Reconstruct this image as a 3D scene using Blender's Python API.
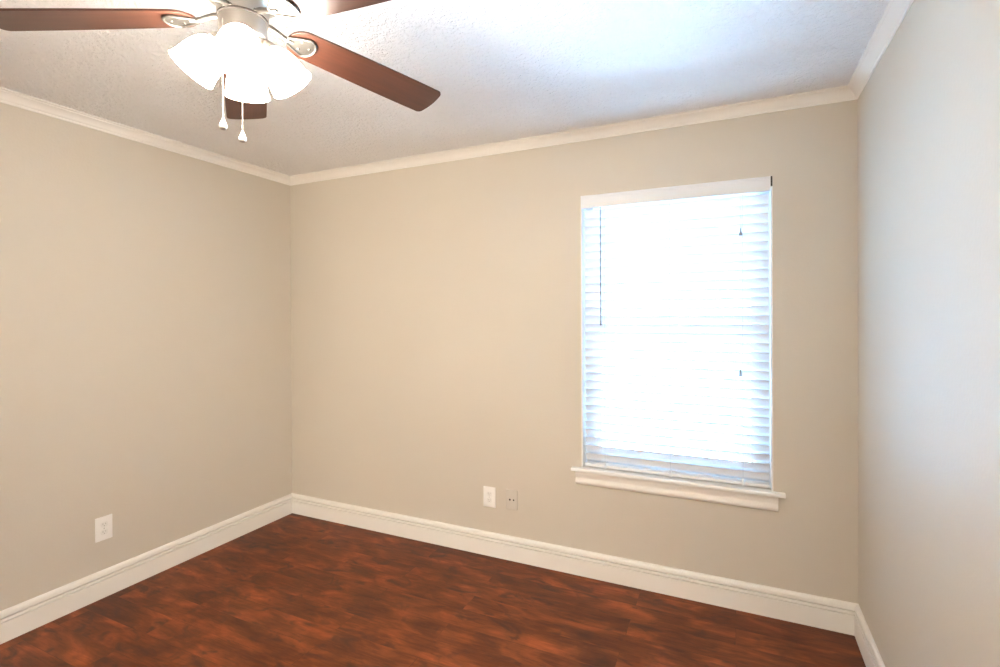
import bpy, bmesh, math, random
from mathutils import Vector, Matrix

random.seed(7)
sc = bpy.context.scene
for o in list(bpy.data.objects):
    bpy.data.objects.remove(o, do_unlink=True)
PI = math.pi

# ------------------------------------------------------------------ camera
F_PX, YAW, PITCH, ROLL, CAM_Z, HORIZON = 506.6, 0.4342, -0.0037, 0.0047, 1.4352, 316.8
right = Vector((math.cos(YAW), math.sin(YAW), 0))
fwd = Vector((-math.sin(YAW), math.cos(YAW), 0))
up = Vector((0, 0, 1))
f2 = fwd * math.cos(PITCH) + up * math.sin(PITCH)
u2 = -fwd * math.sin(PITCH) + up * math.cos(PITCH)
r3 = right * math.cos(ROLL) - u2 * math.sin(ROLL)
u3 = right * math.sin(ROLL) + u2 * math.cos(ROLL)
cam_data = bpy.data.cameras.new('camera')
cam = bpy.data.objects.new('camera', cam_data)
sc.collection.objects.link(cam)
M = Matrix((r3, u3, -f2)).transposed().to_4x4()
M.translation = Vector((0, 0, CAM_Z))
cam.matrix_world = M
cam_data.sensor_fit = 'HORIZONTAL'
cam_data.sensor_width = 36.0
cam_data.lens = F_PX / 1000 * 36.0
cam_data.shift_y = -(333.5 - HORIZON) / 1000
cam_data.clip_start = 0.02
sc.camera = cam

# ------------------------------------------------------------------ light + exposure
SKY = 36.0
LAMP_W = 4.2
SHADE_E = 42.0
sc.view_settings.view_transform = 'Standard'
sc.view_settings.look = 'None'
sc.view_settings.gamma = 1.0
sc.view_settings.use_curve_mapping = False
sc.view_settings.exposure = 0.96
world = bpy.data.worlds.new('overcast_sky')
sc.world = world
world.use_nodes = True
bg = world.node_tree.nodes['Background']
bg.inputs[0].default_value = (0.40, 0.74, 1.12, 1)
bg.inputs[1].default_value = SKY

# added warm fill light behind the camera, brightens back wall and far corner
hall_fill = bpy.data.lights.new('hall_fill_light', 'AREA')
hall_fill.shape = 'RECTANGLE'
hall_fill.size, hall_fill.size_y = 1.7, 1.4
hall_fill.energy = 95.0
hall_fill.color = (1.0, 0.88, 0.72)
hall_o = bpy.data.objects.new('hall_fill_light', hall_fill)
sc.collection.objects.link(hall_o)
hall_o.location = (0.32, -2.58, 0.80)
hall_o.rotation_euler = (math.pi / 2, 0, 0)

# ------------------------------------------------------------------ room numbers
H = 2.44
XL, XR, YB, YR = -2.9459, 0.4974, 2.7194, -0.78
WX0, WX1, WZ0, WZ1 = -0.769, 0.163, 0.594, 2.088      # window opening
WALL_T = 0.14

# ------------------------------------------------------------------ helpers
C = sc.collection


class MB:
    def __init__(self):
        self.bm = bmesh.new()

    def box(self, x0, x1, y0, y1, z0, z1, bevel=0.0, seg=2):
        b = bmesh.new()
        bmesh.ops.create_cube(b, size=1)
        for v in b.verts:
            v.co = Vector(((x0 + x1) / 2 + v.co.x * (x1 - x0), (y0 + y1) / 2 + v.co.y * (y1 - y0), (z0 + z1) / 2 + v.co.z * (z1 - z0)))
        if bevel:
            bmesh.ops.bevel(b, geom=b.edges[:], offset=bevel, segments=seg, affect='EDGES', profile=0.5)
        return self.join(b)

    def join(self, b, mat=None):
        if mat is not None:
            bmesh.ops.transform(b, matrix=mat, verts=b.verts)
        me = bpy.data.meshes.new('tmp')
        b.to_mesh(me)
        b.free()
        self.bm.from_mesh(me)
        bpy.data.meshes.remove(me)
        return self

    def lathe(self, prof, mat=None, seg=48, cap0=False, cap1=False):
        b = bmesh.new()
        rings = []
        for r, z in prof:
            if r < 1e-6:
                rings.append([b.verts.new((0, 0, z))])
            else:
                rings.append([b.verts.new((r * math.cos(2 * PI * i / seg), r * math.sin(2 * PI * i / seg), z)) for i in range(seg)])
        for a, c in zip(rings, rings[1:]):
            for i in range(seg):
                j = (i + 1) % seg
                if len(a) == 1 and len(c) == 1:
                    continue
                if len(a) == 1:
                    b.faces.new((a[0], c[j], c[i]))
                elif len(c) == 1:
                    b.faces.new((a[i], a[j], c[0]))
                else:
                    b.faces.new((a[i], a[j], c[j], c[i]))
        if cap0 and len(rings[0]) > 1:
            b.faces.new(list(reversed(rings[0])))
        if cap1 and len(rings[-1]) > 1:
            b.faces.new(rings[-1])
        bmesh.ops.recalc_face_normals(b, faces=b.faces)
        return self.join(b, mat)

    def tube(self, pts, r, seg=12, closed=False, cap=True):
        pts = [Vector(p) for p in pts]
        n = len(pts)
        rs = r if isinstance(r, (list, tuple)) else [r] * n
        b = bmesh.new()
        rings = []
        prev = None
        for i, p in enumerate(pts):
            if closed:
                t = (pts[(i + 1) % n] - pts[i - 1]).normalized()
            else:
                t = (pts[min(i + 1, n - 1)] - pts[max(i - 1, 0)]).normalized()
            if prev is None:
                a = Vector((0, 0, 1)) if abs(t.z) < 0.9 else Vector((1, 0, 0))
                prev = (a - t * a.dot(t)).normalized()
            else:
                prev = (prev - t * prev.dot(t)).normalized()
            q = t.cross(prev)
            rings.append([b.verts.new(p + (prev * math.cos(2 * PI * k / seg) + q * math.sin(2 * PI * k / seg)) * rs[i]) for k in range(seg)])
        prs = list(zip(rings, rings[1:])) + ([(rings[-1], rings[0])] if closed else [])
        for a, c in prs:
            for k in range(seg):
                j = (k + 1) % seg
                b.faces.new((a[k], a[j], c[j], c[k]))
        if cap and not closed:
            b.faces.new(list(reversed(rings[0])))
            b.faces.new(rings[-1])
        bmesh.ops.recalc_face_normals(b, faces=b.faces)
        return self.join(b)

    def prism(self, outline, z0, z1, mat=None, bevel=0.0):
        """outline in local XY, extruded in local Z."""
        b = bmesh.new()
        lo = [b.verts.new((x, y, z0)) for x, y in outline]
        hi = [b.verts.new((x, y, z1)) for x, y in outline]
        n = len(outline)
        b.faces.new(list(reversed(lo)))
        b.faces.new(hi)
        for i in range(n):
            j = (i + 1) % n
            b.faces.new((lo[i], lo[j], hi[j], hi[i]))
        bmesh.ops.recalc_face_normals(b, faces=b.faces)
        if bevel:
            es = [e for e in b.edges if abs(e.verts[0].co.z - e.verts[1].co.z) < 1e-6]
            bmesh.ops.bevel(b, geom=es, offset=bevel, segments=2, affect='EDGES', profile=0.5)
        return self.join(b, mat)

    def sweep(self, prof, A, B, inward, miter=(1, 1)):
        """profile points (d, z): d metres from the wall into the room; mitred inner corners."""
        A, B, inward = Vector(A), Vector(B), Vector(inward)
        t = (B - A).normalized()
        b = bmesh.new()
        ra = [b.verts.new(A + inward * d + t * (d * miter[0]) + Vector((0, 0, z))) for d, z in prof]
        rb = [b.verts.new(B + inward * d - t * (d * miter[1]) + Vector((0, 0, z))) for d, z in prof]
        n = len(prof)
        for i in range(n):
            j = (i + 1) % n
            b.faces.new((ra[i], ra[j], rb[j], rb[i]))
        b.faces.new(ra)
        b.faces.new(list(reversed(rb)))
        bmesh.ops.recalc_face_normals(b, faces=b.faces)
        return self.join(b)

    def build(self, name, mat, parent=None, smooth=None, loc=None):
        """smooth: angle in degrees under which edges are smooth-shaded."""
        me = bpy.data.meshes.new(name)
        if loc is not None:
            bmesh.ops.translate(self.bm, vec=-Vector(loc), verts=self.bm.verts)
        self.bm.to_mesh(me)
        self.bm.free()
        me.materials.append(mat)
        if smooth:
            for p in me.polygons:
                p.use_smooth = True
            me.set_sharp_from_angle(angle=math.radians(smooth))
        o = bpy.data.objects.new(name, me)
        C.objects.link(o)
        if loc is not None:
            o.location = loc
        if parent is not None:
            o.parent = parent
        return o


def thing(name, label, cat, loc=(0, 0, 0), group=None):
    o = bpy.data.objects.new(name, None)
    o.empty_display_size = 0.05
    C.objects.link(o)
    o.location = loc
    o['label'] = label
    o['category'] = cat
    if group:
        o['group'] = group
    return o


def structure(o, label=None, cat=None):
    o['kind'] = 'structure'
    if label:
        o['label'] = label
    if cat:
        o['category'] = cat
    return o


# ------------------------------------------------------------------ materials
def new_mat(name):
    m = bpy.data.materials.new(name)
    m.use_nodes = True
    nt = m.node_tree
    return m, nt, nt.nodes['Principled BSDF']


def node(nt, t, **kw):
    n = nt.nodes.new(t)
    for k, v in kw.items():
        setattr(n, k, v)
    return n


def coords(nt, scale=(1, 1, 1)):
    g = node(nt, 'ShaderNodeNewGeometry')
    mp = node(nt, 'ShaderNodeMapping')
    mp.inputs['Scale'].default_value = scale
    nt.links.new(g.outputs['Position'], mp.inputs['Vector'])
    return mp.outputs[0]


def painted(name, col, rough=0.6, bump=0.0, bscale=120.0, detail=3.0, dist=0.002, var=0.0):
    m, nt, p = new_mat(name)
    p.inputs['Base Color'].default_value = (*col, 1)
    p.inputs['Roughness'].default_value = rough
    v = coords(nt)
    if var:
        n2 = node(nt, 'ShaderNodeTexNoise')
        n2.inputs['Scale'].default_value = 2.5
        n2.inputs['Detail'].default_value = 3
        nt.links.new(v, n2.inputs['Vector'])
        mx = node(nt, 'ShaderNodeMix', data_type='RGBA')
        mx.inputs['A'].default_value = (*[c * (1 - var) for c in col], 1)
        mx.inputs['B'].default_value = (*[min(1, c * (1 + var)) for c in col], 1)
        nt.links.new(n2.outputs['Fac'], mx.inputs['Factor'])
        nt.links.new(mx.outputs['Result'], p.inputs['Base Color'])
    if bump:
        n = node(nt, 'ShaderNodeTexNoise')
        n.inputs['Scale'].default_value = bscale
        n.inputs['Detail'].default_value = detail
        nt.links.new(v, n.inputs['Vector'])
        b = node(nt, 'ShaderNodeBump')
        b.inputs['Strength'].default_value = bump
        b.inputs['Distance'].default_value = dist
        nt.links.new(n.outputs['Fac'], b.inputs['Height'])
        nt.links.new(b.outputs[0], p.inputs['Normal'])
    return m


WALL_COL = (0.575, 0.525, 0.447)
m_wall = painted('wall_paint', WALL_COL, 0.62, bump=0.25, bscale=90, dist=0.002, var=0.012)
m_white = painted('trim_enamel', (0.81, 0.785, 0.735), 0.38, bump=0.05, bscale=40)
m_jamb = painted('jamb_paint', (0.84, 0.84, 0.82), 0.45, bump=0.05, bscale=40)


def ceiling_mat():
    m, nt, p = new_mat('ceiling_texture')
    p.inputs['Base Color'].default_value = (0.93, 0.93, 0.93, 1)
    p.inputs['Roughness'].default_value = 0.8
    v = coords(nt)
    n = node(nt, 'ShaderNodeTexNoise')
    n.inputs['Scale'].default_value = 42
    n.inputs['Detail'].default_value = 4
    n.inputs['Roughness'].default_value = 0.62
    n.inputs['Distortion'].default_value = 0.6
    nt.links.new(v, n.inputs['Vector'])
    rp = node(nt, 'ShaderNodeValToRGB')
    rp.color_ramp.elements[0].position = 0.38
    rp.color_ramp.elements[1].position = 0.66
    nt.links.new(n.outputs['Fac'], rp.inputs[0])
    b = node(nt, 'ShaderNodeBump')
    b.inputs['Strength'].default_value = 0.85
    b.inputs['Distance'].default_value = 0.008
    nt.links.new(rp.outputs[0], b.inputs['Height'])
    nt.links.new(b.outputs[0], p.inputs['Normal'])
    return m


m_ceil = ceiling_mat()


def floor_mat():
    m, nt, p = new_mat('laminate_floor')
    v = coords(nt)
    # planks along X
    br = node(nt, 'ShaderNodeTexBrick')
    br.offset = 0.37
    br.inputs['Color1'].default_value = (0, 0, 0, 1)
    br.inputs['Color2'].default_value = (1, 1, 1, 1)
    br.inputs['Mortar'].default_value = (0.5, 0.5, 0.5, 1)
    br.inputs['Scale'].default_value = 1.0
    br.inputs['Mortar Size'].default_value = 0.0012
    br.inputs['Mortar Smooth'].default_value = 0.2
    br.inputs['Brick Width'].default_value = 1.21
    br.inputs['Row Height'].default_value = 0.127
    nt.links.new(v, br.inputs['Vector'])
    # per-plank shift of the figure
    sep = node(nt, 'ShaderNodeSeparateColor')
    nt.links.new(br.outputs['Color'], sep.inputs[0])
    comb = node(nt, 'ShaderNodeCombineXYZ')
    ml = node(nt, 'ShaderNodeMath', operation='MULTIPLY')
    ml.inputs[1].default_value = 7.3
    nt.links.new(sep.outputs[0], ml.inputs[0])
    nt.links.new(ml.outputs[0], comb.inputs['Z'])
    nt.links.new(ml.outputs[0], comb.inputs['X'])
    add = node(nt, 'ShaderNodeVectorMath', operation='ADD')
    nt.links.new(v, add.inputs[0])
    nt.links.new(comb.outputs[0], add.inputs[1])

    def mapped(scale):
        mp = node(nt, 'ShaderNodeMapping')
        mp.inputs['Scale'].default_value = scale
        nt.links.new(add.outputs[0], mp.inputs['Vector'])
        return mp.outputs[0]
    # blotches
    n1 = node(nt, 'ShaderNodeTexNoise')
    n1.inputs['Scale'].default_value = 1.0
    n1.inputs['Detail'].default_value = 4
    n1.inputs['Roughness'].default_value = 0.55
    n1.inputs['Distortion'].default_value = 0.5
    nt.links.new(mapped((3.6, 9.0, 1)), n1.inputs['Vector'])
    # grain
    n2 = node(nt, 'ShaderNodeTexNoise')
    n2.inputs['Scale'].default_value = 1.0
    n2.inputs['Detail'].default_value = 5
    n2.inputs['Roughness'].default_value = 0.65
    n2.inputs['Distortion'].default_value = 0.8
    nt.links.new(mapped((7.0, 75.0, 1)), n2.inputs['Vector'])
    # knots
    n3 = node(nt, 'ShaderNodeTexNoise')
    n3.inputs['Scale'].default_value = 1.0
    n3.inputs['Detail'].default_value = 3
    n3.inputs['Distortion'].default_value = 0.9
    nt.links.new(mapped((6.5, 12.0, 3.1)), n3.inputs['Vector'])
    r1 = node(nt, 'ShaderNodeValToRGB')
    e = r1.color_ramp.elements
    e[0].position, e[0].color = 0.30, (0.072, 0.0215, 0.0082, 1)
    e[1].position, e[1].color = 0.72, (0.300, 0.076, 0.0240, 1)
    k = e.new(0.5)
    k.color = (0.138, 0.036, 0.0122, 1)
    nt.links.new(n1.outputs['Fac'], r1.inputs[0])
    r2 = node(nt, 'ShaderNodeValToRGB')
    r2.color_ramp.elements[0].position, r2.color_ramp.elements[0].color = 0.30, (0.70, 0.68, 0.66, 1)
    r2.color_ramp.elements[1].position, r2.color_ramp.elements[1].color = 0.70, (1.18, 1.15, 1.12, 1)
    nt.links.new(n2.outputs['Fac'], r2.inputs[0])
    mx = node(nt, 'ShaderNodeMix', data_type='RGBA', blend_type='MULTIPLY')
    mx.inputs['Factor'].default_value = 1
    nt.links.new(r1.outputs[0], mx.inputs['A'])
    nt.links.new(r2.outputs[0], mx.inputs['B'])
    r3_ = node(nt, 'ShaderNodeValToRGB')
    r3_.color_ramp.elements[0].position, r3_.color_ramp.elements[0].color = 0.54, (0, 0, 0, 1)
    r3_.color_ramp.elements[1].position, r3_.color_ramp.elements[1].color = 0.70, (0.85, 0.85, 0.85, 1)
    nt.links.new(n3.outputs['Fac'], r3_.inputs[0])
    mx2 = node(nt, 'ShaderNodeMix', data_type='RGBA')
    nt.links.new(r3_.outputs[0], mx2.inputs['Factor'])
    nt.links.new(mx.outputs['Result'], mx2.inputs['A'])
    mx2.inputs['B'].default_value = (0.050, 0.020, 0.012, 1)
    # seams
    mx3 = node(nt, 'ShaderNodeMix', data_type='RGBA')
    sm = node(nt, 'ShaderNodeMath', operation='MULTIPLY')
    sm.inputs[1].default_value = 0.35
    nt.links.new(br.outputs['Fac'], sm.inputs[0])
    nt.links.new(sm.outputs[0], mx3.inputs['Factor'])
    nt.links.new(mx2.outputs['Result'], mx3.inputs['A'])
    mx3.inputs['B'].default_value = (0.05, 0.018, 0.010, 1)
    nt.links.new(mx3.outputs['Result'], p.inputs['Base Color'])
    p.inputs['Roughness'].default_value = 0.42
    p.inputs['Specular IOR Level'].default_value = 0.15
    b = node(nt, 'ShaderNodeBump')
    b.inputs['Strength'].default_value = 0.12
    b.inputs['Distance'].default_value = 0.002
    nt.links.new(n2.outputs['Fac'], b.inputs['Height'])
    nt.links.new(b.outputs[0], p.inputs['Normal'])
    return m


m_floor = floor_mat()


def blade_mat():
    m, nt, p = new_mat('cherry_blade')
    tc = node(nt, 'ShaderNodeTexCoord')
    mp = node(nt, 'ShaderNodeMapping')
    mp.inputs['Scale'].default_value = (5, 60, 5)
    nt.links.new(tc.outputs['Object'], mp.inputs['Vector'])
    n = node(nt, 'ShaderNodeTexNoise')
    n.inputs['Scale'].default_value = 1
    n.inputs['Detail'].default_value = 4
    n.inputs['Distortion'].default_value = 0.5
    nt.links.new(mp.outputs[0], n.inputs['Vector'])
    r = node(nt, 'ShaderNodeValToRGB')
    r.color_ramp.elements[0].position, r.color_ramp.elements[0].color = 0.3, (0.040, 0.0140, 0.0080, 1)
    r.color_ramp.elements[1].position, r.color_ramp.elements[1].color = 0.7, (0.062, 0.0210, 0.0118, 1)
    nt.links.new(n.outputs['Fac'], r.inputs[0])
    nt.links.new(r.outputs[0], p.inputs['Base Color'])
    p.inputs['Roughness'].default_value = 0.38
    return m


m_blade = blade_mat()


def metal(name, col, rough):
    m, nt, p = new_mat(name)
    p.inputs['Base Color'].default_value = (*col, 1)
    p.inputs['Metallic'].default_value = 1
    v = coords(nt, (300, 300, 20))
    n = node(nt, 'ShaderNodeTexNoise')
    n.inputs['Scale'].default_value = 1
    nt.links.new(v, n.inputs['Vector'])
    mr = node(nt, 'ShaderNodeMapRange')
    mr.inputs['To Min'].default_value = rough - 0.06
    mr.inputs['To Max'].default_value = rough + 0.06
    nt.links.new(n.outputs['Fac'], mr.inputs['Value'])
    nt.links.new(mr.outputs[0], p.inputs['Roughness'])
    return m


m_nickel = metal('brushed_nickel', (0.40, 0.37, 0.335), 0.40)
m_ring_gap_dark = painted('dark_enamel_gap_shade', (0.022, 0.015, 0.011), 0.6, bump=0.03, bscale=200)  # dark enamel of the fan ring, also the painted shade beside the valance
m_bracket = metal('satin_nickel_bracket', (0.15, 0.14, 0.128), 0.48)
m_chain = metal('chain_metal', (0.36, 0.34, 0.31), 0.35)


def emit_mat(name, col, strength, base=(0.9, 0.88, 0.84)):
    m, nt, p = new_mat(name)
    p.inputs['Base Color'].default_value = (*base, 1)
    p.inputs['Roughness'].default_value = 0.25
    # frosted glass: faint mottling in what it gives off
    n = node(nt, 'ShaderNodeTexNoise')
    n.inputs['Scale'].default_value = 30
    nt.links.new(coords(nt), n.inputs['Vector'])
    mr = node(nt, 'ShaderNodeMapRange')
    mr.inputs['To Min'].default_value = strength * 0.95
    mr.inputs['To Max'].default_value = strength * 1.05
    nt.links.new(n.outputs['Fac'], mr.inputs['Value'])
    p.inputs['Emission Color'].default_value = (*col, 1)
    nt.links.new(mr.outputs[0], p.inputs['Emission Strength'])
    return m


LAMP_COL = (1.0, 0.91, 0.79)
m_shade = emit_mat('frosted_glass_lit', LAMP_COL, SHADE_E)
m_bulb = emit_mat('bulb_lit', LAMP_COL, SHADE_E * 2)


def slat_mat(name, col, trans):
    m, nt, p = new_mat(name)
    p.inputs['Base Color'].default_value = (*col, 1)
    p.inputs['Roughness'].default_value = 0.4
    out = nt.nodes['Material Output']
    t = node(nt, 'ShaderNodeBsdfTranslucent')
    t.inputs['Color'].default_value = (0.92, 0.94, 0.97, 1)
    n = node(nt, 'ShaderNodeTexNoise')
    n.inputs['Scale'].default_value = 60
    nt.links.new(coords(nt, (0.1, 1, 1)), n.inputs['Vector'])
    b = node(nt, 'ShaderNodeBump')
    b.inputs['Strength'].default_value = 0.05
    nt.links.new(n.outputs['Fac'], b.inputs['Height'])
    nt.links.new(b.outputs[0], p.inputs['Normal'])
    mx = node(nt, 'ShaderNodeMixShader')
    mx.inputs[0].default_value = trans
    nt.links.new(p.outputs[0], mx.inputs[1])
    nt.links.new(t.outputs[0], mx.inputs[2])
    nt.links.new(mx.outputs[0], out.inputs['Surface'])
    return m


m_slat = slat_mat('blind_slat', (0.88, 0.89, 0.90), 0.14)
m_valance = slat_mat('blind_valance', (0.80, 0.82, 0.85), 0.06)
m_vinyl = painted('window_vinyl', (0.80, 0.82, 0.85), 0.4, bump=0.03, bscale=50)
m_cord = painted('blind_cord', (0.62, 0.63, 0.66), 0.7, bump=0.1, bscale=400)
m_wand = painted('clear_grey_wand', (0.20, 0.205, 0.22), 0.3, bump=0.03, bscale=100)
m_tassel = painted('tassel_plastic', (0.30, 0.31, 0.30), 0.5, bump=0.03, bscale=100)
m_plate = painted('outlet_plastic', (0.84, 0.83, 0.80), 0.3, bump=0.02, bscale=100)
m_recept = painted('outlet_face', (0.78, 0.77, 0.74), 0.35, bump=0.02, bscale=100)
m_oslot = painted('outlet_slot', (0.33, 0.31, 0.29), 0.6, bump=0.02, bscale=100)
m_slot = painted('socket_slot', (0.06, 0.045, 0.035), 0.6, bump=0.02, bscale=100)
m_plate_beige = painted('painted_over_plate', (0.56, 0.52, 0.455), 0.5, bump=0.1, bscale=90)
m_screw = metal('screw_metal', (0.5, 0.48, 0.44), 0.4)


def glass_mat():
    m, nt, p = new_mat('window_glass')
    out = nt.nodes['Material Output']
    tr = node(nt, 'ShaderNodeBsdfTransparent')
    tr.inputs[0].default_value = (0.95, 0.98, 1.0, 1)
    gl = node(nt, 'ShaderNodeBsdfGlossy')
    gl.inputs['Roughness'].default_value = 0.02
    fr = node(nt, 'ShaderNodeFresnel')
    fr.inputs['IOR'].default_value = 1.45
    n = node(nt, 'ShaderNodeTexNoise')
    n.inputs['Scale'].default_value = 3
    nt.links.new(coords(nt), n.inputs['Vector'])
    b = node(nt, 'ShaderNodeBump')
    b.inputs['Strength'].default_value = 0.01
    nt.links.new(n.outputs['Fac'], b.inputs['Height'])
    nt.links.new(b.outputs[0], gl.inputs['Normal'])
    mx = node(nt, 'ShaderNodeMixShader')
    nt.links.new(fr.outputs[0], mx.inputs[0])
    nt.links.new(tr.outputs[0], mx.inputs[1])
    nt.links.new(gl.outputs[0], mx.inputs[2])
    nt.links.new(mx.outputs[0], out.inputs['Surface'])
    return m


m_glass = glass_mat()

# ------------------------------------------------------------------ room shell
T = WALL_T
HX0, HX1, HYE = -1.25, 1.50, -2.62      # made-up hall behind the camera, holds the fill light
DX0, DX1, DZ = -1.20, 0.0, 2.05         # doorway added to the rear wall to let the fill light in
structure(MB().box(XL - T, HX1 + T, HYE - T, YB + T, -0.1, 0).build('floor', m_floor),
          'reddish brown wood laminate floor with dark knots', 'floor')
structure(MB().box(XL - T, HX1 + T, HYE - T, YB + T, H, H + 0.1).build('ceiling', m_ceil),
          'white ceiling with a rough sprayed texture', 'ceiling')
structure(MB().box(XL - T, XL, YR - T, YB + T, 0, H).build('wall_left', m_wall),
          'beige painted wall at the left with a single outlet', 'wall')
structure(MB().box(XR, XR + T, YR - T, YB + T, 0, H).build('wall_right', m_wall),
          'blank painted wall at the right lit grey by the window', 'wall')
rw = MB()
rw.box(XL, DX0, YR - T, YR, 0, H)
rw.box(DX1, HX1, YR - T, YR, 0, H)
rw.box(DX0, DX1, YR - T, YR, DZ, H)
structure(rw.build('wall_rear', m_wall))
structure(MB().box(HX0 - T, HX0, HYE, YR - T, 0, H).build('wall_added_hall_left', m_wall))
structure(MB().box(HX1, HX1 + T, HYE, YR - T, 0, H).build('wall_added_hall_right', m_wall))
structure(MB().box(HX0 - T, HX1 + T, HYE - T, HYE, 0, H).build('wall_added_hall_end', m_wall))
dc = MB()
dc.box(DX0 - 0.06, DX0, YR, YR + 0.016, 0, DZ + 0.06, bevel=0.003)
dc.box(DX1, DX1 + 0.06, YR, YR + 0.016, 0, DZ + 0.06, bevel=0.003)
dc.box(DX0, DX1, YR, YR + 0.016, DZ, DZ + 0.06, bevel=0.003)
structure(dc.build('trim_5', m_white))
HZ0, HZ1 = WZ0 - 0.02, WZ1
wb = MB()
bm = wb.bm
xs = [XL, WX0, WX1, XR]
zs = [0, HZ0, HZ1, H]
V = {}
for s, yy in ((0, YB), (1, YB + T)):
    for i, x in enumerate(xs):
        for k, z in enumerate(zs):
            V[s, i, k] = bm.verts.new((x, yy, z))
for s in (0, 1):
    for i in range(3):
        for k in range(3):
            if i == 1 and k == 1:
                continue
            q = [V[s, i, k], V[s, i + 1, k], V[s, i + 1, k + 1], V[s, i, k + 1]]
            bm.faces.new(q if s == 0 else list(reversed(q)))
loop = [(1, 1), (2, 1), (2, 2), (1, 2)]
for a, b_ in zip(loop, loop[1:] + loop[:1]):
    bm.faces.new((V[0, a[0], a[1]], V[0, b_[0], b_[1]], V[1, b_[0], b_[1]], V[1, a[0], a[1]]))
bmesh.ops.recalc_face_normals(bm, faces=bm.faces)
structure(wb.build('wall_back', m_wall), 'beige painted wall holding the window with the white blind', 'wall')

# baseboards and crown, mitred
BASE = [(0, 0), (0.0185, 0), (0.0185, 0.0865), (0.0180, 0.0880), (0.0075, 0.0884), (0.0075, 0.0912), (0.0165, 0.0916), (0.0172, 0.0960), (0.0165, 0.1035),
        (0.0160, 0.1045), (0.0050, 0.1050), (0.0050, 0.1085), (0.0140, 0.1090), (0.0148, 0.1130), (0.0138, 0.1240), (0.0100, 0.1320), (0.005, 0.1365), (0, 0.1375)]
CZ = H - 0.0535
CROWN = [(0, CZ), (0.006, CZ), (0.0075, CZ + 0.003), (0.0075, CZ + 0.009), (0.010, CZ + 0.011), (0.013, CZ + 0.018), (0.019, CZ + 0.027),
         (0.027, CZ + 0.035), (0.034, CZ + 0.0395), (0.036, CZ + 0.042), (0.036, CZ + 0.045), (0.040, CZ + 0.047), (0.0435, CZ + 0.050), (0.0435, H), (0, H)]
runs = {'left': ((XL, YR, 0), (XL, YB, 0), (1, 0, 0)), 'back': ((XL, YB, 0), (XR, YB, 0), (0, -1, 0)),
        'right': ((XR, YB, 0), (XR, YR, 0), (-1, 0, 0)), 'rear': ((DX0 - 0.06, YR, 0), (XL, YR, 0), (0, 1, 0))}
for i, (side, (A, B, n)) in enumerate(runs.items()):
    structure(MB().sweep(BASE, A, B, n, (0, 1) if side == 'rear' else (1, 1)).build('baseboard_' + side, m_white), None if side == 'rear' else f'white grooved baseboard along the {side} wall', 'baseboard')
    A = (XR, YR, 0) if side == 'rear' else A
    structure(MB().sweep(CROWN, A, B, n).build(f'trim_{i + 1}', m_white, smooth=30), None if side == 'rear' else f'white crown moulding above the {side} wall', 'crown moulding')

# ------------------------------------------------------------------ window
win = thing('window_1', 'white single-hung window with a sill, behind the lowered blind', 'window', ((WX0 + WX1) / 2, YB, WZ0))
structure(win)


def part(mb, name, mat, parent, smooth=None):
    """parent is an unrotated Empty or a child mesh of one: keep world coordinates."""
    root = parent
    off = Vector((0, 0, 0))
    while root is not None:
        off += Vector(root.location)
        root = root.parent
    bmesh.ops.translate(mb.bm, vec=-off, verts=mb.bm.verts)
    return mb.build(name, mat, parent, smooth)


jt = 0.007
for nm, bx in (('jamb', (WX0, WX0 + jt, YB - 0.001, YB + 0.135, WZ0, WZ1)), ('jamb', (WX1 - jt, WX1, YB - 0.001, YB + 0.135, WZ0, WZ1)),
               ('head_jamb', (WX0 + jt, WX1 - jt, YB + 0.001, YB + 0.135, WZ1 - jt, WZ1))):
    part(MB().box(*bx, bevel=0.001, seg=1), nm, m_jamb, win)
# stool with horns, and moulded apron
SX0, SX1, SP = -0.822, 0.213, 0.030
st = MB()
out = [(SX0, -SP), (SX1, -SP), (SX1, 0), (WX1, 0), (WX1, 0.10), (WX0, 0.10), (WX0, 0), (SX0, 0)]
st.prism([(x, YB + y) for x, y in out], WZ0 - 0.02, WZ0, bevel=0.004)
part(st, 'sill', m_jamb, win)
AZ = WZ0 - 0.02
APRON = [(0, AZ), (0.018, AZ), (0.018, AZ - 0.012), (0.015, AZ - 0.022), (0.0115, AZ - 0.034), (0.0115, AZ - 0.038), (0.0155, AZ - 0.046), (0.018, AZ - 0.055),
         (0.017, AZ - 0.064), (0.012, AZ - 0.069), (0.008, AZ - 0.072), (0, AZ - 0.072)]
part(MB().sweep(APRON, (SX0 + 0.022, YB, 0), (SX1 - 0.030, YB, 0), (0, -1, 0), miter=(0, 0)), 'apron', m_white, win, smooth=40)
# frame and sashes
ya, yb = YB + 0.085, YB + 0.135
fx0, fx1, fz0, fz1 = WX0 + jt, WX1 - jt, WZ0, WZ1 - jt
fw = 0.042
fr = MB()
fr.box(fx0, fx0 + fw, ya, yb, fz0, fz1)
fr.box(fx1 - fw, fx1, ya, yb, fz0, fz1)
fr.box(fx0 + fw, fx1 - fw, ya, yb, fz0, fz0 + 0.045)
fr.box(fx0 + fw, fx1 - fw, ya, yb, fz1 - 0.045, fz1)
part(fr, 'window_frame', m_vinyl, win)


def sash(name, z0, z1, y0, y1, rb, rt):
    x0, x1 = fx0 + fw, fx1 - fw
    sw = 0.043
    s = MB()
    s.box(x0, x0 + sw, y0, y1, z0, z1)
    s.box(x1 - sw, x1, y0, y1, z0, z1)
    s.box(x0 + sw, x1 - sw, y0, y1, z0, z0 + rb)
    s.box(x0 + sw, x1 - sw, y0, y1, z1 - rt, z1)
    o = part(s, name, m_vinyl, win)
    part(MB().box(x0 + sw, x1 - sw, (y0 + y1) / 2 - 0.002, (y0 + y1) / 2 + 0.002, z0 + rb, z1 - rt), 'pane', m_glass, o)
    return o


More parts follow.
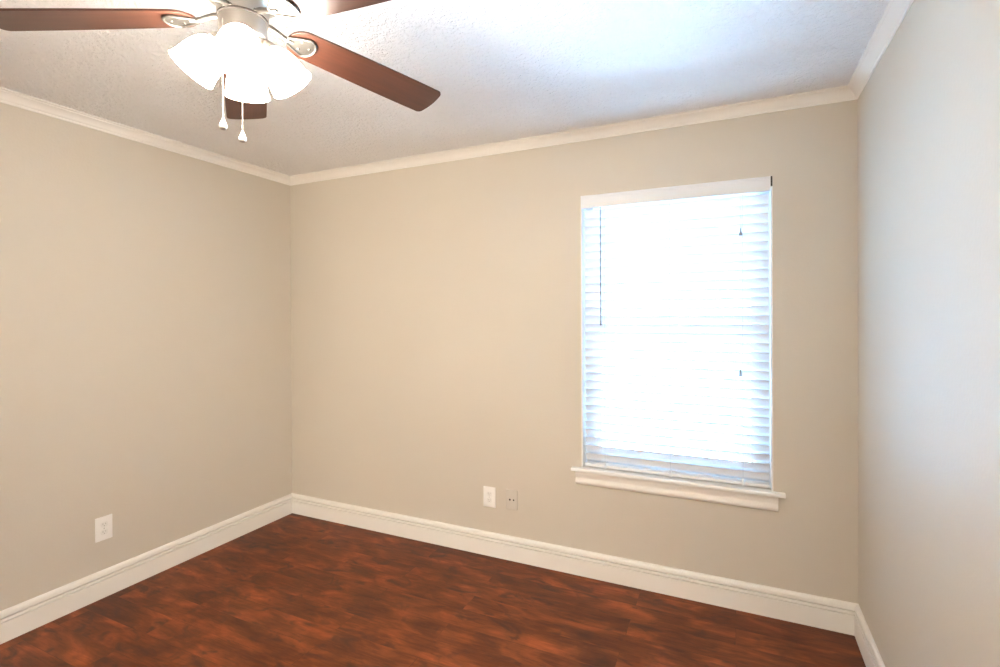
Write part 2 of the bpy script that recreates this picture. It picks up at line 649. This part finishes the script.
sash('lower_sash', fz0 + 0.045, 1.385, ya + 0.002, ya + 0.024, 0.05, 0.042)
up_s = sash('upper_sash', 1.335, fz1 - 0.045, ya + 0.026, yb - 0.002, 0.042, 0.045)
lk = MB()
lk.box(-0.33, -0.27, ya + 0.002, ya + 0.022, 1.385, 1.391, bevel=0.001, seg=1)
lk.lathe([(0, 1.403), (0.010, 1.403), (0.012, 1.400), (0.012, 1.391)], Matrix.Translation((-0.30, ya + 0.012, 0)), seg=20)
lk.box(-0.305, -0.262, ya + 0.004, ya + 0.014, 1.397, 1.403, bevel=0.001, seg=1)
part(lk, 'sash_lock', m_vinyl, win)

# ------------------------------------------------------------------ blind
BY = YB + 0.036
BX0, BX1 = WX0 + 0.013, WX1 - 0.014
blind = thing('window_blind', 'white wide-slat horizontal blind lowered inside the window recess', 'blind', ((WX0 + WX1) / 2, BY, WZ0))
va = MB()
VZ0, VZ1 = 2.016, 2.085
# moulded valance face: profile (depth to the room, z)
VP = [(0, VZ0), (0.010, VZ0), (0.012, VZ0 + 0.004), (0.012, VZ0 + 0.052), (0.0145, VZ0 + 0.058), (0.0145, VZ1 - 0.002), (0.0125, VZ1), (0, VZ1)]
va.sweep(VP, (WX0 + 0.002, YB + 0.008, 0), (WX1 - 0.0085, YB + 0.008, 0), (0, -1, 0), miter=(0, 0))
part(va, 'valance', m_valance, blind)
hr = MB()
hr.box(BX0, BX1, YB + 0.012, YB + 0.060, VZ0 + 0.016, VZ1 - 0.006, bevel=0.002, seg=1)
part(hr, 'headrail', m_valance, blind)
part(MB().box(WX1 - 0.0080, WX1 - 0.0005, YB - 0.0050, YB + 0.0030, VZ0 + 0.022, VZ1 + 0.001, bevel=0.0008, seg=1), 'gap_shade_strip', m_ring_gap_dark, blind)  # dark strip added as the shaded gap at the valance end

PITCH_S = 0.0446
TILT = math.radians(-55)
SLAT_W = 0.050
N_SLAT = 31
z_first = VZ0 - 0.004


def slat_bm():
    b = bmesh.new()
    n = 6
    rows = []
    for s, th in ((0, 0.0014), (1, -0.0014)):
        for xx in (BX0, BX1):
            row = []
            for i in range(n + 1):
                u = (i / n - 0.5) * SLAT_W
                crown = 0.0022 * (1 - (2 * u / SLAT_W) ** 2)
                d, h = u, crown + th
                # u=-: room side, low edge
                y = d * math.cos(TILT) - h * math.sin(TILT)
                z = d * math.sin(TILT) + h * math.cos(TILT)
                row.append(b.verts.new((xx, y, z)))
            rows.append(row)
    a0, a1, c0, c1 = rows
    for i in range(n):
        b.faces.new((a0[i], a1[i], a1[i + 1], a0[i + 1]))
        b.faces.new((c0[i], c0[i + 1], c1[i + 1], c1[i]))
        b.faces.new((a0[i], a0[i + 1], c0[i + 1], c0[i]))
        b.faces.new((a1[i], c1[i], c1[i + 1], a1[i + 1]))
    b.faces.new((a0[0], c0[0], c1[0], a1[0]))
    b.faces.new((a0[n], a1[n], c1[n], c0[n]))
    bmesh.ops.recalc_face_normals(b, faces=b.faces)
    return b


smb = MB()
smb.join(slat_bm(), Matrix.Translation((-(BX0 + BX1) / 2, 0, 0)))
slat0 = smb.build('slat', m_slat, blind, smooth=40)
zs_last = 0
for i in range(N_SLAT):
    s = slat0 if i == 0 else slat0.copy()
    if i:
        C.objects.link(s)
        s.parent = blind
    z = z_first - 0.024 - i * PITCH_S
    zs_last = z
    s.location = ((BX0 + BX1) / 2 - blind.location.x, 0, z - blind.location.z)
brl = MB()
brl.box(BX0, BX1, BY - 0.025, BY + 0.025, WZ0 + 0.006, WZ0 + 0.022, bevel=0.004)
part(brl, 'bottom_rail', m_slat, blind, smooth=40)
lad_x = [BX0 + 0.115, (BX0 + BX1) / 2, BX1 - 0.115]
for lx in lad_x:
    l = MB()
    for yy in (BY - 0.0275, BY + 0.0275):
        l.tube([(lx, yy, VZ0 + 0.02), (lx, yy, WZ0 + 0.02)], 0.0009, seg=6)
    part(l, 'ladder_cord', m_cord, blind)
    part(MB().box(lx - 0.006, lx + 0.006, BY - 0.0275, BY - 0.0245, WZ0 + 0.002, WZ0 + 0.034, bevel=0.001, seg=1), 'rail_clip', m_valance, blind)
wx = BX0 + 0.096
wd = MB()
wd.tube([(wx, BY - 0.034, VZ0 + 0.01), (wx, BY - 0.034, 1.40)], 0.0034, seg=8)
wd.lathe([(0, 1.375), (0.005, 1.377), (0.0058, 1.385), (0.005, 1.40), (0.0034, 1.405)], Matrix.Translation((wx, BY - 0.034, 0)), seg=12)
part(wd, 'tilt_wand', m_wand, blind, smooth=40)
for cx, cz in ((0.026, 1.831), (0.024, 1.148)):
    cd = part(MB().tube([(cx, BY - 0.033, VZ0 + 0.01), (cx, BY - 0.033, cz + 0.018)], 0.0008, seg=6), 'lift_cord', m_valance, blind)
    t_ = MB().lathe([(0, cz + 0.020), (0.003, cz + 0.019), (0.004, cz + 0.008), (0.0078, cz - 0.012), (0.0078, cz - 0.016), (0, cz - 0.017)], Matrix.Translation((cx, BY - 0.033, 0)), seg=16)
    part(t_, 'cord_tassel', m_tassel, cd, smooth=40)

# ------------------------------------------------------------------ outlets
def duplex(name_root, plate_w, plate_h):
    """local frame: x across, z up, -y out of the wall; returns list of (name, mb, mat, children)."""
    pl = MB().box(-plate_w / 2, plate_w / 2, -0.006, 0.0, -plate_h / 2, plate_h / 2, bevel=0.0022)
    po = pl.build('cover_plate', m_plate, name_root, smooth=30)
    for s in (1, -1):
        o = []
        for i in range(28):
            a = 2 * PI * i / 28
            x = 0.0172 * math.cos(a)
            z = max(-0.0125, min(0.0125, 0.0172 * math.sin(a)))
            o.append((x, z))
        rc = MB().prism(o, 0, 0.0015, Matrix.Translation((0, -0.006, s * 0.0195)) @ Matrix.Rotation(PI / 2, 4, 'X'))
        ro = rc.build('receptacle', m_recept, name_root)
        sl = MB()
        sl.box(-0.0072, -0.0052, -0.0079, -0.0070, s * 0.0195 - 0.001, s * 0.0195 + 0.0075)
        sl.box(0.0052, 0.0070, -0.0079, -0.0070, s * 0.0195 + 0.0005, s * 0.0195 + 0.0070)
        sl.lathe([(0.0022, 0.0070), (0.0022, 0.0079)], Matrix.Translation((0, 0, s * 0.0195 - 0.0065)) @ Matrix.Rotation(PI / 2, 4, 'X'), seg=12, cap0=True, cap1=True)
        sl.build('socket_slots', m_oslot, ro)
    MB().lathe([(0.0028, 0.0055), (0.0028, 0.0068), (0, 0.0070)], Matrix.Rotation(PI / 2, 4, 'X'), seg=12, cap0=True).build('screw', m_screw, name_root)


o1 = thing('wall_outlet', 'white double power outlet on the left wall above the baseboard', 'outlet', (XL, 1.4985, 0.350))
duplex(o1, 0.078, 0.122)
o1.rotation_euler.z = PI / 2
o2 = thing('wall_outlet', 'white double power outlet on the window wall, left of the beige plate', 'outlet', (-1.3345, YB, 0.3475))
duplex(o2, 0.080, 0.122)
o3 = thing('jack_plate', 'beige wall plate with two dark jacks, painted the wall colour', 'wall plate', (-1.189, YB, 0.353))
MB().box(-0.036, 0.036, -0.0080, 0, -0.057, 0.057, bevel=0.0015).build('cover_plate', m_plate_beige, o3, smooth=30)
for dx, r in ((-0.010, 0.0062), (0.014, 0.0052)):
    jk = MB().lathe([(r + 0.002, 0.0075), (r + 0.002, 0.0095), (r, 0.0095)], Matrix.Translation((dx, 0, 0)) @ Matrix.Rotation(PI / 2, 4, 'X'), seg=16).build('jack', m_plate_beige, o3)
    MB().lathe([(r, 0.0075), (r, 0.0092)], Matrix.Translation((dx, 0, 0)) @ Matrix.Rotation(PI / 2, 4, 'X'), seg=16, cap0=True, cap1=True).build('jack_hole', m_slot, jk)
for dz in (0.042, -0.042):
    MB().lathe([(0.003, 0.0075), (0.003, 0.0088), (0, 0.0090)], Matrix.Translation((0, 0, dz)) @ Matrix.Rotation(PI / 2, 4, 'X'), seg=12, cap0=True).build('screw', m_plate_beige, o3)

# ------------------------------------------------------------------ ceiling fan
FX, FY, FZ = -1.2165, 0.9645, 2.25
fan = thing('ceiling_fan', 'ceiling fan with five cherry blades and four lit glass shades', 'ceiling fan', (FX, FY, H))
Lz = lambda z: z - H     # local z

MB().lathe([(0.078, 0), (0.080, -0.004), (0.078, -0.018), (0.066, -0.030), (0.060, -0.034)], seg=64, cap0=True).build('canopy', m_nickel, fan, smooth=40)
MB().lathe([(0.058, Lz(2.410)), (0.085, Lz(2.407)), (0.106, Lz(2.398)), (0.114, Lz(2.384)), (0.114, Lz(2.372)), (0.1105, Lz(2.370)), (0.1105, Lz(2.364)), (0.114, Lz(2.362)),
            (0.114, Lz(2.335)), (0.110, Lz(2.318)), (0.098, Lz(2.302)), (0.080, Lz(2.288)), (0.069, Lz(2.278)), (0.066, Lz(2.268)), (0.0645, Lz(2.259)), (0.0640, Lz(2.247)), (0, Lz(2.247))],
           seg=72, cap0=True).build('motor_housing', m_nickel, fan, smooth=35)
MB().lathe([(0.0615, Lz(2.2470)), (0.0640, Lz(2.2460)), (0.0640, Lz(2.2415)), (0.0615, Lz(2.2405))], seg=64, cap0=True, cap1=True).build('trim_ring', m_ring_gap_dark, fan, smooth=50)
MB().lathe([(0.0605, Lz(2.2405)), (0.0605, Lz(2.198)), (0.0585, Lz(2.194)), (0.054, Lz(2.192)), (0.052, Lz(2.180)), (0.044, Lz(2.170)), (0.028, Lz(2.163)), (0.010, Lz(2.160)),
            (0.008, Lz(2.150)), (0.0, Lz(2.148))], seg=64, cap0=True).build('switch_housing', m_nickel, fan, smooth=35)

# blades
DROOP = math.atan(0.0848)
BPITCH = math.radians(-10.8)
PHASE = math.radians(68.6)


def blade_outline():
    pts = []
    x0, x1 = 0.120, 0.635
    w0, w1 = 0.058, 0.0695
    # root: half-ellipse
    for i in range(13):
        a = PI / 2 + PI * i / 12
        pts.append((x0 + 0.050 + 0.050 * math.cos(a), w0 * math.sin(a)))
    # lower long edge
    for i in range(1, 9):
        t = i / 9
        x = x0 + 0.05 + (x1 - 0.022 - x0 - 0.05) * t
        pts.append((x, -(w0 + (w1 - w0) * math.sin(t * PI / 2))))
    # tip: rounded corners with a gentle arc
    for i in range(7):
        a = -PI / 2 + (PI / 2 - 0.25) * i / 6
        pts.append((x1 - 0.022 + 0.017 * math.cos(a), -w1 + 0.020 + 0.020 * math.sin(a)))
    for i in range(1, 8):
        u = i / 8
        yy = (-w1 + 0.016) + (2 * w1 - 0.032) * u
        pts.append((x1 - 0.0055 + 0.0055 * (1 - (2 * u - 1) ** 2), yy))
    for i in range(7):
        a = 0.25 + (PI / 2 - 0.25) * i / 6
        pts.append((x1 - 0.022 + 0.017 * math.cos(a), w1 - 0.020 + 0.020 * math.sin(a)))
    for i in range(8, 0, -1):
        t = i / 9
        x = x0 + 0.05 + (x1 - 0.022 - x0 - 0.05) * t
        pts.append((x, w0 + (w1 - w0) * math.sin(t * PI / 2)))
    return pts


PR = Matrix.Rotation(BPITCH, 4, 'X')
blade_mb = MB()
blade_mb.prism(blade_outline(), -0.003, 0.003, bevel=0.001)
blade0 = blade_mb.build('blade', m_blade, fan)

# bracket: arm plus shield-shaped holder lying under the blade (local x outward)
br_mb = MB()
sh = []
for i in range(25):
    t = i / 24
    a = -PI * 0.5 + PI * t
    sh.append((0.172 + 0.028 * math.cos(a), 0.038 * math.sin(a)))
for i in range(1, 8):
    t = i / 8
    sh.append((0.172 - 0.060 * t, 0.038 * (1 - t) ** 0.85 + 0.006 * t))
for i in range(7, 0, -1):
    t = i / 8
    sh.append((0.172 - 0.060 * t, -(0.038 * (1 - t) ** 0.85 + 0.006 * t)))
br_mb.prism(sh, -0.0065, -0.0032, PR)
br_mb.tube([PR @ Vector((x, y, -0.0075)) for x, y in sh], 0.0034, seg=8, closed=True)
br_mb.tube([(0.050, 0, 0.006), (0.075, 0, 0.0055), (0.094, 0, 0.001), (0.108, 0, -0.004), (0.120, 0, -0.006), (0.138, 0, -0.0068)],
           [0.0085, 0.0080, 0.0072, 0.0070, 0.0072, 0.0050], seg=12)
br_mb.box(0.046, 0.066, -0.014, 0.014, 0.001, 0.0075, bevel=0.002)
bracket0 = br_mb.build('blade_bracket', m_bracket, fan, smooth=45)
screws0 = []
for x, y in ((0.158, 0.016), (0.158, -0.016), (0.184, 0)):
    sm_ = MB().lathe([(0.0045, -0.0065), (0.0042, -0.0082), (0.0025, -0.0092), (0, -0.0094)], PR @ Matrix.Translation((x, y, 0)), seg=14)
    screws0.append(sm_.build('screw', m_bracket, bracket0, smooth=45))

for k in range(5):
    a = PHASE + k * 2 * PI / 5
    base = Matrix.Translation((0, 0, Lz(FZ))) @ Matrix.Rotation(a, 4, 'Z') @ Matrix.Rotation(DROOP, 4, 'Y')
    if k == 0:
        bl, bk = blade0, bracket0
    else:
        bl, bk = blade0.copy(), bracket0.copy()
        C.objects.link(bl)
        C.objects.link(bk)
        bl.parent = bk.parent = fan
        for s0 in screws0:
            s_ = s0.copy()
            C.objects.link(s_)
            s_.parent = bk
    bl.matrix_local = base @ PR
    bk.matrix_local = base

# light kit
LAMP_A = math.radians(136.57)
TILT_L = math.radians(36)
SH_LEN = 0.110
mouth_r, mouth_z = 0.124, 2.085
shade_prof_o = [(0.0230, 0.0), (0.0245, 0.006), (0.030, 0.012), (0.0385, 0.022), (0.0455, 0.035), (0.0500, 0.050), (0.0525, 0.066), (0.0545, 0.082), (0.0565, 0.096), (0.0592, 0.107), (0.0605, SH_LEN)]
shade_prof = shade_prof_o + [(r - 0.0028, z) for r, z in reversed(shade_prof_o)]
sh_mb = MB().lathe(shade_prof, seg=48)
shade0 = sh_mb.build('lamp_shade', m_shade, fan, smooth=60)
bu_mb = MB().lathe([(0.010, -0.004), (0.0125, 0.010), (0.017, 0.024), (0.024, 0.040), (0.027, 0.054), (0.0255, 0.066), (0.019, 0.076), (0.009, 0.081), (0, 0.082)], seg=24)
bulb0 = bu_mb.build('light_bulb', m_bulb, shade0, smooth=60)
hold_mb = MB().lathe([(0.0, -0.022), (0.012, -0.021), (0.018, -0.017), (0.0235, -0.008), (0.0262, 0.0), (0.0262, 0.008), (0.0248, 0.009)], seg=32)
hold_mb.tube([(0, 0, -0.018), (-0.010, 0, -0.026), (-0.024, 0, -0.026)], [0.010, 0.009, 0.009], seg=12)
holder0 = hold_mb.build('lamp_holder', m_nickel, fan, smooth=45)
for k in range(4):
    a = LAMP_A + k * PI / 2
    # local +Z of the shade points from neck to mouth: outward and down
    ax = Vector((math.sin(TILT_L), 0, -math.cos(TILT_L)))
    mouth = Vector((mouth_r, 0, Lz(mouth_z)))
    neck = mouth - ax * SH_LEN
    xax = Vector((math.cos(TILT_L), 0, math.sin(TILT_L)))
    yax = ax.cross(xax)
    R = Matrix((xax, yax, ax)).transposed().to_4x4()
    R.translation = neck
    Mx = Matrix.Rotation(a, 4, 'Z') @ R
    if k == 0:
        s_, b_, h_ = shade0, bulb0, holder0
    else:
        s_, b_, h_ = shade0.copy(), bulb0.copy(), holder0.copy()
        for o in (s_, b_, h_):
            C.objects.link(o)
        s_.parent = h_.parent = fan
        b_.parent = s_
    s_.matrix_local = Mx
    h_.matrix_local = Mx
    # the bulb's own light
    ld = bpy.data.lights.new('bulb_light', 'POINT')
    ld.energy = LAMP_W
    ld.color = LAMP_COL
    ld.shadow_soft_size = 0.03
    lo = bpy.data.objects.new('bulb_light', ld)
    C.objects.link(lo)
    lo.parent = s_
    lo.location = (0, 0, 0.100)

# pull chains
def chain(ang, r, z_top, z_knob):
    x, y = r * math.cos(ang), r * math.sin(ang)
    m = MB()
    n = int((z_top - z_knob) / 0.0042)
    for i in range(n):
        z = z_top - i * 0.0042
        m.lathe([(0, z + 0.0021), (0.0012, z + 0.0012), (0.0016, z), (0.0012, z - 0.0012), (0, z - 0.0021)], Matrix.Translation((x, y, -H)), seg=8)
    m.tube([(x, y, z_top - H), (x, y, z_knob - H)], 0.0010, seg=6)
    c = m.build('pull_chain', m_chain, fan, smooth=60)
    k = MB().lathe([(0, z_knob + 0.017), (0.0022, z_knob + 0.016), (0.0034, z_knob + 0.011), (0.0064, z_knob + 0.004), (0.0094, z_knob - 0.004), (0.0098, z_knob - 0.008), (0.0085, z_knob - 0.0115)],
                   Matrix.Translation((x, y, -H)), seg=20)
    k.build('pull_knob', m_plate, c, smooth=45)
    MB().lathe([(0.0085, z_knob - 0.0115), (0.007, z_knob - 0.0140), (0.004, z_knob - 0.0152), (0, z_knob - 0.0155)], Matrix.Translation((x, y, -H)), seg=20).build('knob_tip', m_screw, c, smooth=45)


chain(math.radians(271), 0.0625, 2.215, 1.939)
chain(math.radians(232), 0.003, 2.152, 1.925)
